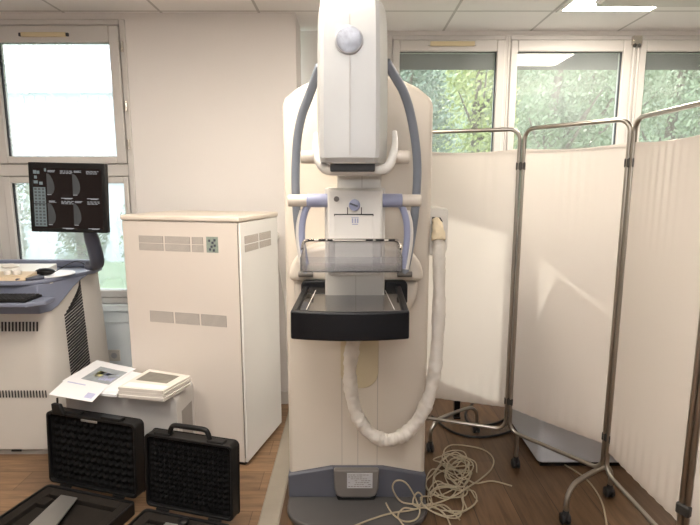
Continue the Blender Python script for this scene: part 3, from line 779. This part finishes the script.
for i in range(NS):
    r = random.Random(40+i)
    z = zb0+.0005+i*.0062
    jx, jy = r.uniform(-1.2, 1.2), r.uniform(-.5, .5)
    lift = -i*.35*0
    base = [(119, 398), (164, 402), (191, 386), (150, 379)]
    P = [onZ(x, y, zb0) for x, y in base]
    cs = []
    for p in P:
        a = (p.x+jx*.004, p.y+jy*.006, z+.0058)
        # back to photo frame
        Yd = a[1]*cP-(a[2]-CAMZ)*sP; cs.append((350+F*a[0]/Yd, 262.5-F*(a[1]*sP+(a[2]-CAMZ)*cP)/Yd))
    names = ['lowest', 'second from the bottom', 'third from the bottom', 'fourth from the bottom', 'middle one', 'fourth from the top', 'third from the top', 'second from the top', 'topmost']
    deco = [('cover_picture', 'ink', .10, .82, .40, .88), ('cover_band', 'paper', .05, .95, .06, .28)] if i == NS-1 else []
    sheet('brochure', cs, z, .0058, 'paperc', ('brochure with dark cover picture, topmost of the neat stack' if i == NS-1 else 'cream brochure, %s in the neat stack' % names[i]), 'brochure', 'brochures stacked on the floor box', deco)

# ================================================================= FOAM LINED CASES
def foam_case(label, hl, hrr, hgt, dep, lean, pitch, item, latch):
    hl, hrr = Vector(hl), Vector(hrr)
    ang = math.atan2(hrr.y-hl.y, hrr.x-hl.x); w = (hrr-hl).length
    mid = (hl+hrr)/2
    t = thing('equipment_case', label, 'case', (mid.x, mid.y, 0), ang, 'open black foam cases')
    h = w/2
    # lid: built flat in local (x, z) then leaned back about the hinge
    LM = Matrix.Translation((0, 0, .062)) @ Matrix.Rotation(-lean, 4, 'X')
    sh = B()
    pr = rrect(-h, h, .0, hgt, [.022]*4, 5); pi = rrect(-h+.012, h-.012, .012, hgt-.012, [.016]*4, 5)
    n = len(pr)
    vs = [(x, 0, z) for x, z in pr]+[(x, .058, z) for x, z in pr]+[(x, 0, z) for x, z in pi]+[(x, .05, z) for x, z in pi]
    fs = []
    for i in range(n):
        j = (i+1) % n
        fs += [(i, j, n+j, n+i), (j, i, 2*n+i, 2*n+j), (2*n+j, 2*n+i, 3*n+i, 3*n+j)]
    fs += [tuple(range(n, 2*n))[::-1], tuple(range(3*n, 4*n))]
    sh.add(vs, fs, LM)
    lid = sh.build('lid', 'blackp', t, .003, 2, local=True)
    def ff(u, v):
        x = -h+.0125+(w-.025)*u; z = .0125+(hgt-.025)*v
        e = min(1, 9*min(u, 1-u), 9*min(v, 1-v))
        a = x/pitch*PI; c = z/pitch*PI
        return (x, .016-.0135*e*(math.cos(a+c)*math.cos(a-c)), z)
    B().grid(ff, 150, 120, LM).build('foam_lining', 'foam', lid, local=True, sharp=180)
    # base tray
    bs = B()
    prb = rrect(-h, h, -dep, -.004, [.022]*4, 5); pib = rrect(-h+.012, h-.012, -dep+.012, -.016, [.016]*4, 5)
    vs = [(x, y, 0) for x, y in prb]+[(x, y, .056) for x, y in prb]+[(x, y, .056) for x, y in pib]+[(x, y, .006) for x, y in pib]
    fs = []
    for i in range(n):
        j = (i+1) % n
        fs += [(i, j, n+j, n+i), (n+i, n+j, 2*n+j, 2*n+i), (2*n+i, 2*n+j, 3*n+j, 3*n+i)]
    fs += [tuple(range(n))[::-1], tuple(range(3*n, 4*n))]
    bs.add(vs, fs)
    base = bs.build('base', 'blackp', t, .003, 2, local=True)
    # foam insert with a cut-out
    x0, x1, y0, y1 = -h+.013, h-.013, -dep+.013, -.017
    a0, a1, c0, c1 = x0+.05, x1-.045, y0+.05, y1-.045
    fo = B()
    fo.box(x0, a0, y0, y1, .007, .05); fo.box(a1, x1, y0, y1, .007, .05); fo.box(a0, a1, y0, c0, .007, .05); fo.box(a0, a1, c1, y1, .007, .05)
    fo.box(a0, a1, c0, c1, .007, .028)
    fo.box(a0, a0+.05, c1-.07, c1-.02, .028, .05)
    fo.build('foam_insert', 'foam2', base, .003, 2, local=True)
    # hinges, handle, latch
    for sx in (-.3, .3):
        B().cyl((sx*w-.03, 0, .058), (sx*w+.03, 0, .058), .006, n=10).build('hinge', 'blackp', t, local=True)
    return t, LM, w
t, LM, w = foam_case('open black foam-lined case, left of the two, lying in front of the console', onZ(49, 482, .06), onZ(137, 500, .06), .352, .385, math.radians(3), .034, True, True)
HG = .352
for xa, xb in ((-.175, -.06), (.06, .17)): B().box(xa, xb, .002, .04, HG-.006, HG+.012, LM).build('handle_mount', 'blackp', t, .004, local=True)
B().box(-.045, .045, -.0015, .002, HG-.022, HG-.012, LM).build('catch_plate', 'metalp', t, .001, local=True)
B().prism([(-.19, HG), (-.125, HG), (-.15, HG+.05), (-.195, HG+.05)], 'xz', -.02, .0, LM).build('latch', 'blackp', t, .003, local=True)
B().box(-.176, -.170, -.006, .0, HG+.045, HG+.075, LM).build('latch_strap', 'blackp', t, local=True)
def to_px_poly(o_name, corners, z, th, label, m, parent_t):
    P = [onZ(x, y, z) for x, y in corners]
    vs = [(p.x, p.y, z-th) for p in P]+[(p.x, p.y, z) for p in P]
    n = len(P)
    b = B().add(vs, [tuple(range(n))[::-1], tuple(range(n, 2*n))]+[(i, (i+1) % n, n+(i+1) % n, n+i) for i in range(n)])
    o = b.build(o_name, m, None, .002); return tag(o, label, 'plate')
to_px_poly('metal_plate', [(22, 531), (52, 531), (77.5, 497.5), (61, 494.5)], .0640, .007, 'flat brushed grey plate lying in the left open case', 'metalp', t)
t, LM, w = foam_case('open black foam-lined case with arched handle, right of the two, beside tall cabinet', onZ(146, 506, .06), onZ(233, 523, .06), .335, .36, math.radians(3), .024, True, True)
HG = .335
hd = catmull([(-.10, .02, HG-.002), (-.09, .02, HG+.03), (-.075, .02, HG+.045), (-.03, .02, HG+.047), (.03, .02, HG+.047), (.075, .02, HG+.045), (.09, .02, HG+.03), (.10, .02, HG-.002)], 6)
B().tube(hd, .011, 12, mtx=LM).build('handle', 'blackp', t, local=True)
for xa, xb in ((-.17, -.09), (.09, .17)): B().box(xa, xb, .003, .04, HG-.005, HG+.009, LM).build('latch', 'blackp', t, .004, local=True)
to_px_poly('metal_plate', [(152, 536), (212, 548), (206, 529), (166, 522)], .0640, .007, 'pale grey plate lying in the right open case', 'metalp', t)
q = onZ(184, 523, .065)
o = B().ball((q.x, q.y, .0740), .022, .022, .0095, 16, 8)  .build('rubber_disc', 'blackp'); tag(o, 'small black round disc lying on the pale plate in the right case', 'disc')

# ================================================================= WORKSTATION CONSOLE
con = thing('workstation_console', 'white and blue-grey imaging workstation console with slotted vents below the monitor', 'console', (-1.95, 2.75, 0))
foot_ = [(-2.45, 2.56), (-1.68, 2.56), (-1.635, 2.572), (-1.605, 2.60), (-1.592, 2.64), (-1.487, 2.93), (-1.487, 3.0), (-2.45, 3.0)]
foot_t = [(-2.45, 2.56), (-1.67, 2.56), (-1.63, 2.57), (-1.605, 2.59), (-1.592, 2.62), (-1.522, 2.93), (-1.522, 3.0), (-2.45, 3.0)]
foot_t = [(-2.45, 2.575), (-1.69, 2.575), (-1.645, 2.585), (-1.615, 2.605), (-1.602, 2.635), (-1.532, 2.93), (-1.532, 3.0), (-2.45, 3.0)]
B().prism(foot_, 'xy', .03, .956, None, foot_t).build('body', 'con', con, .006, 2)
B().prism([(x*1.0+.03*(1 if x < -2 else -1)*.5, y+.01) for x, y in foot_], 'xy', 0, .03).build('plinth', 'grille', con)
# front vent slots
b = B()
for k in range(26):
    x = -1.66-k*.0185
    b.prism([(x, .705), (x+.009, .705), (x+.014, .757), (x+.005, .757)], 'xz', 2.5585, 2.5605)
b.build('front_vent', 'dark', con)
b = B()
for k in range(30):
    x = -1.645-k*.0165
    b.box(x, x+.006, 2.5585, 2.5605, .335, .375)
b.build('lower_vent', 'dark', con)
q = onY(16.5, 450.5, 2.558); B().box(q.x-.028, q.x+.028, 2.556, 2.561, q.z-.006, q.z+.006).build('latch_slot', 'dark', con, .002)
# side vent: slanted slots on the slanted right face
def side(u, z):    # u along the side face 0..1
    t = (z-.03)/.926
    a = Vector((-1.592-.01*t, 2.64-.005*t, z)); e = Vector((-1.487-.045*t, 2.93, z)); return a+(e-a)*u+Vector((.0012, -.0004, 0))
b = B()
for k in range(36):
    z = .925-k*.0172
    u0, u1 = .20, .66
    if k < 8: u0 = .20+.055*(7-k)
    a = [side(u0, z-.055), side(u0, z-.0445), side(u1, z+.0145), side(u1, z+.004)]
    b.add(a, [(0, 1, 2, 3)])
b.build('side_vent', 'dark', con, solid=.0015)
# blue top shell
prof_ = [(2.552, .80), (2.60, .806), (2.65, .828), (2.70, .862), (2.76, .905), (2.82, .938), (2.88, .955), (2.552, .955)]
def sx_(y): return -1.596+(max(y, 2.60)-2.60)*.236+.006-(.04 if y < 2.56 else 0)
vs_ = [(-2.45, y, z) for y, z in prof_]+[(sx_(y), y, z) for y, z in prof_]
n8 = len(prof_)
B().add(vs_, [tuple(range(n8)), tuple(range(n8, 2*n8))[::-1]]+[(i, n8+i, n8+(i+1) % n8, (i+1) % n8) for i in range(n8)]).build('top_shell', 'conblue', con, .006, 3)
dk = [(-2.45, 2.53), (-1.74, 2.53), (-1.665, 2.55), (-1.605, 2.61), (-1.51, 2.93), (-1.52, 3.03), (-2.45, 3.03)]
B().prism(dk, 'xy', .953, .978).build('deck', 'conblue', con, .008, 3)
B().box(-2.45, -1.55, 2.99, 3.05, .975, 1.02).build('rear_rail', 'conblue', con, .012, 3)
# keyboard drawer
B().prism([(-2.45, 2.40), (-1.60, 2.40), (-1.535, 2.46), (-1.535, 2.5505), (-2.45, 2.5505)], 'xy', .872, .895).build('keyboard_drawer', 'conblue', con, .006, 3)
kb = thing('keyboard', 'black computer keyboard in the pull-out drawer of the console', 'keyboard', (-1.88, 2.475, .895))
B().box(-2.09, -1.60, 2.407, 2.545, .8955, .909).build('keyboard_body', 'blackp', kb, .004)
k_ = B()
for j in range(5):
    for i in range(21):
        x = -2.08+i*.0226; y = 2.413+j*.026
        k_.box(x, x+.018, y, y+.021, .9085, .915)
k_.build('keys', 'rubber', kb, .002)
# control panels
cpn = thing('control_panel', 'beige control panel box with knobs on the console deck, front one', 'control panel', (-1.95, 2.6, .978))
B().prism([(2.545, .9785), (2.655, .9785), (2.655, 1.012), (2.555, .998)], 'yz', -2.4, -1.685).build('panel_body', 'beige', cpn, .005, 3)
for px_ in (8, 17): 
    q = onY(px_, 272, 2.60); B().rod((q.x, 2.60, 1.002), (q.x, 2.60, 1.028), .02, 16).build('knob', 'machw', cpn)
cpn = thing('control_panel', 'flat cream keypad at the rear of the console deck', 'control panel', (-1.95, 2.8, .978))
B().prism([(2.70, .9785), (2.90, .9785), (2.90, 1.016), (2.70, .994)], 'yz', -2.4, -1.72).build('panel_body', 'machw', cpn, .005, 3)
q = onY(8, 265, 2.8); B().ball((q.x, 2.82, 1.012), .05, .03, .016, 16, 8).build('trackball', 'machw', cpn)
tg = B().prism([(-1.735, 2.545), (-1.66, 2.56), (-1.615, 2.60), (-1.64, 2.64), (-1.675, 2.66)], 'xy', .9785, .992).build('black_pad', 'condark', None, .004)
tag(tg, 'small dark slate tray on the deck corner below the mouse mat', 'tray')
el = [(-1.675+.128*math.cos(a*2*PI/36), 2.745+.125*math.sin(a*2*PI/36)) for a in range(36)]
tag(B().prism(el, 'xy', .9785, .983).build('mouse_mat', 'paper', None, .001), 'white oval mouse mat on the right end of the console deck', 'mouse mat')
ms = thing('computer_mouse', 'black computer mouse on the white oval mat', 'mouse', (-1.665, 2.69, .983))
B().ball((-1.665, 2.69, 1.0030), .052, .036, .0195, 20, 12).build('mouse_body', 'blackp', ms)
B().tube(catmull([(-1.622, 2.70, .998), (-1.59, 2.80, 1.03), (-1.565, 2.85, 1.035), (-1.545, 2.895, 1.0), (-1.54, 2.90, .9805)], 8), .0022, 6).build('mouse_cord', 'bcable', ms)
B().rod((-1.69, 2.683, 1.019), (-1.68, 2.683, 1.019), .004, 10).build('scroll_wheel', 'bar', ms)
# monitor + arm
mon = thing('monitor', 'black monitor showing four dark mammogram images, above the console on a curved arm', 'monitor', (-1.42, 2.78, .978))
YM = 2.65
mx0, mx1, mz0, mz1 = -1.686, -1.283, 1.222, 1.585
TM = Matrix.Translation((-1.476, YM, 1.40)) @ Matrix.Rotation(math.radians(1.2), 4, 'Y') @ Matrix.Rotation(math.radians(-2), 4, 'X') @ Matrix.Translation((1.476, -YM, -1.40))
bz = B(); bz.box(mx0, mx1, YM, YM+.035, mz0, mz1, TM); bz.box(mx0+.06, mx1-.06, YM+.035, YM+.06, mz0+.05, mz1-.05, TM)
bz.build('monitor_housing', 'blackp', mon, .005, 3)
sx0, sx1, sz0, sz1 = mx0+.024, mx1-.02, mz0+.02, mz1-.028
sc = B().box(sx0, sx1, YM-.0008, YM+.002, sz0, sz1, TM).build('screen', 'scr', mon)
def sp(u, v): return (sx0+(sx1-sx0)*u, sz0+(sz1-sz0)*v)
def rects(lst, name, m, y=-.0013):
    b = B()
    for u0, u1, v0, v1 in lst:
        (a, c), (e, d) = sp(u0, v0), sp(u1, v1); b.box(a, e, YM+y, YM-.0006, c, d, TM)
    return b.build(name, m, sc)
r = random.Random(2)
rects([(.0, .175, .03, .40), (.0, .175, .41, .68)], 'icon_panel', 'scrgrey')
ic = []
for j in range(12):
    for i in range(3): ic.append((.015+i*.055, .05+i*.055, .05+j*.053, .082+j*.053))
rects(ic, 'tool_icons', 'scrdim', -.0017)
for q_ in ([(.01, .055, .90, .96), (.06, .1, .90, .95), (.02, .06, .82, .87), (.01, .07, .74, .79), (.09, .14, .72, .77), (.17, .2, .94, .99)]): rects([q_], 'icon', 'scrgrey')
for (u0, v0) in ((.2, .93), (.58, .93), (.2, .43), (.58, .43)):
    tl = []
    for k in range(3):
        tl.append((u0+.02, u0+.10+.03*r.random(), v0+.025-k*.012, v0+.031-k*.012))
        a = u0+.2
        while a < u0+.36:
            l = r.uniform(.02, .05); tl.append((a, min(a+l, u0+.38), v0+.02-k*.02, v0+.028-k*.02)); a += l+.012
    tl.append((u0+.0, u0+.06, v0-.375, v0-.365)); tl.append((u0+.2, u0+.37, v0-.43, v0-.42)); tl.append((u0+.25, u0+.35, v0-.44, v0-.432))
    rects(tl, 'screen_text', 'scrw')
b = B()
for (u0, v0) in ((.2, .55), (.575, .55), (.2, .06), (.575, .06)):
    pl = []
    for k in range(15):
        a = -PI/2+PI*k/14
        x = u0+.105*math.cos(a)**.8*(1-.25*math.sin(a)) if math.cos(a) > 1e-6 else u0; z = v0+.18+.18*math.sin(a)
        p = sp(x, z); pl.append(p)
    B().prism(pl, 'xz', YM-.0012, YM-.0006, TM).build('scan_image', 'scrdim', sc)
ax = onY(89, 240, 2.72).x
ap = catmull([(ax-.005, 2.715, 1.275), (ax-.001, 2.73, 1.235), (ax+.004, 2.745, 1.17), (ax+.004, 2.77, 1.10), (ax-.006, 2.80, 1.05), (ax-.026, 2.83, 1.02), (ax-.055, 2.85, 1.010), (ax-.09, 2.87, 1.0085)], 6)
n_ = len(ap)
B().tube(ap, [.026+.012*min(1, i/12)*(1 if i < n_-14 else .2) for i in range(n_)], 16, sx=1.0).build('monitor_arm', 'condark', mon)
B().box(ax-.02, ax+.02, 2.70, 2.735, 1.215, 1.30).build('mount', 'blackp', mon, .006)

# ================================================================= OUTSIDE
struct(B().box(-14, 16, WR+.25, 30, -.65, -.55), 'ground_outside', 'grass')
struct(B().prism([(19, -.6), (30, -.6), (30, 10), (26, 9.5), (22, 4.5)], 'yz', .5, 26), 'hill_backdrop', 'bank')  # added backdrop that closes the white sky gaps between the trees
bl = thing('white_building', 'white clad building seen bright through the left window', 'building', (-6.5, 14, -.55))
b = B()
b.box(-14, -.9, 13.2, 16, -.55, 3.75)
b.build('wall', 'bldg', bl)
b = B()
for k in range(50): b.box(-14+k*.27, -14+k*.27+.05, 13.17, 13.2, -.4, 3.7)
b.build('cladding_ribs', 'bldg', bl)
b = B().box(-14.2, -.8, 13.0, 16.2, 3.75, 3.86); b.build('roof_edge', 'bldg', bl)
def leafcloud(cx, cy, cz, rx, ry, rz, n, size, seed):
    r = random.Random(seed); b = B()
    lobes = [(r.uniform(-.55, .55), r.uniform(-.55, .55), r.uniform(-.55, .6), r.uniform(.35, .6)) for _ in range(14)]
    for k in range(n):
        l = r.choice(lobes)
        a, z = r.uniform(0, 2*PI), r.uniform(-1, 1); rr_ = l[3]*r.uniform(.7, 1.05); s = math.sqrt(1-z*z)
        c = Vector((cx+rx*(l[0]+rr_*s*math.cos(a)), cy+ry*(l[1]+rr_*s*math.sin(a)), cz+rz*(l[2]+rr_*z)))
        n1 = Vector((r.uniform(-1, 1), r.uniform(-1, 1), r.uniform(-1, 1))).normalized(); u = n1.orthogonal().normalized(); v = n1.cross(u)
        q = size*r.uniform(.6, 1.3)
        b.add([c-u*q, c-v*q*.45, c+u*q, c+v*q*.45], [(0, 1, 2, 3)])
    return b
def tree(x, y, h, rx, label, leafm, seed, n=5200, name='tree', size=.05, group='trees outside the windows', lowz=.35):
    t = thing(name, label, 'tree' if name == 'tree' else 'bush', (x, y, -.55), 0, group)
    cz = -.55+h*(.5+lowz*.3)
    r = random.Random(seed)
    tk = B().tube(catmull([(x, y, -.55), (x+.05, y, h*.2), (x-.08, y+.05, h*.45), (x+.05, y, h*.75)], 6), [.13-.004*i for i in range(19)], 10)
    for k in range(6):
        a = r.uniform(0, 6.28); z = h*r.uniform(.2, .5)
        tk.tube(catmull([(x, y, z), (x+.4*math.cos(a)*rx, y+.4*math.sin(a)*rx, z+.3), (x+.8*math.cos(a)*rx, y+.7*math.sin(a)*rx, z+.8)], 4), [.05-.005*i for i in range(9)], 7)
    tk.build('trunk' if name == 'tree' else 'stems', 'bark', t)
    leafcloud(x, y, cz, rx, rx*.8, h*.48, n, size, seed).build('foliage', leafm, t, sharp=180)
TREES = [(.95, 8.6, 4.6, .92, 'dark green leafy tree behind the left pane of the right windows', 'leaf2', 2600),
 (3.25, 8.2, 4.4, .85, 'mid green leafy tree behind the middle pane of the right windows', 'leaf0', 2600),
 (5.4, 8.5, 4.8, .9, 'pale green tree behind the rightmost pane', 'leaf1', 2600),
 (.4, 11.3, 6.0, 1.0, 'hazy tree in the second row at the left edge of the right windows', 'leaf1', 2200),
 (2.85, 11.4, 6.2, 1.0, 'hazy tree in the second row, between the left and middle panes', 'leaf3', 2200),
 (5.3, 11.3, 6.2, 1.0, 'hazy tree in the second row, behind the rightmost pane', 'leaf0', 2200),
 (7.8, 11.4, 6.2, 1.05, 'tree in the second row at the far right edge', 'leaf1', 2200),
 (1.6, 15, 7.5, 1.15, 'tall tree in the back row, leftmost', 'leaf2', 2600),
 (4.6, 15, 7.8, 1.5, 'tall tree in the back row, behind the middle pane', 'leaf1', 2600),
 (8.0, 15, 7.6, 1.5, 'tall tree in the back row, rightmost', 'leaf0', 2600)]
for i, (x, y, h, rx, lab, lm, n) in enumerate(TREES): tree(x, y, h, rx, lab, lm, i+1, int(n*2.6), size=.045+.005*max(0, y-8))
for i, (x, y, h, rx, lab, lm) in enumerate([(-7.0, 10.2, 2.0, .58, 'leftmost green bush seen through the lower left window', 'leaf1'), (-5.55, 10.2, 1.75, .58, 'green bush seen just below the monitor through the window', 'leaf0'), (-4.1, 10.2, 1.95, .58, 'green bush seen right of the monitor through the window', 'leaf1')]):
    tree(x, y, h, rx, lab, lm, 20+i, 4200, 'bush', .045, 'bushes outside the left window')

# ================================================================= LIGHT AND CAMERA
wd = bpy.data.worlds.new('sky'); bpy.context.scene.world = wd; wd.use_nodes = True
bg = wd.node_tree.nodes['Background']; bg.inputs[0].default_value = (.86, .93, 1.0, 1); bg.inputs[1].default_value = 3.0
fl_ = bpy.data.lights.new('camera_flash', 'AREA'); fl_.shape = 'DISK'; fl_.size = .06; fl_.energy = 2.6; fl_.color = (.97, .98, 1.0)
fo = bpy.data.objects.new('camera_flash', fl_); C.objects.link(fo); fo.location = (0, -.02, CAMZ+.105); fo.rotation_euler = (math.radians(84), 0, 0)
bl_ = bpy.data.lights.new('bounce_fill', 'SPOT'); bl_.energy = 240; bl_.spot_size = math.radians(118); bl_.spot_blend = .5; bl_.shadow_soft_size = .05; bl_.color = (1, .97, .95)  # added upward fill that lifts ceiling and ambient brightness
bo = bpy.data.objects.new('bounce_fill', bl_); C.objects.link(bo); bo.location = (0, -.04, CAMZ+.14); bo.rotation_euler = (PI+math.radians(2), 0, 0)
sn = bpy.data.lights.new('sun', 'SUN'); sn.energy = 4.0; sn.angle = math.radians(.6); sn.color = (1, .95, .86)
so = bpy.data.objects.new('sun', sn); C.objects.link(so); so.location = (3, 12, 12)
so.rotation_euler = Vector((-.19, -1, -.83)).to_track_quat('-Z', 'Y').to_euler()
cam = bpy.data.cameras.new('camera'); cam.sensor_width = 36; cam.lens = F/700*36; cam.clip_start = .05; cam.clip_end = 200
co = bpy.data.objects.new('camera', cam); C.objects.link(co); co.location = (0, 0, CAMZ); co.rotation_euler = (PI/2-PITCH, 0, 0)
S = bpy.context.scene; S.camera = co
S.view_settings.view_transform = 'Standard'; S.view_settings.look = 'None'; S.view_settings.exposure = .63; S.view_settings.gamma = 1
S.view_settings.use_curve_mapping = False
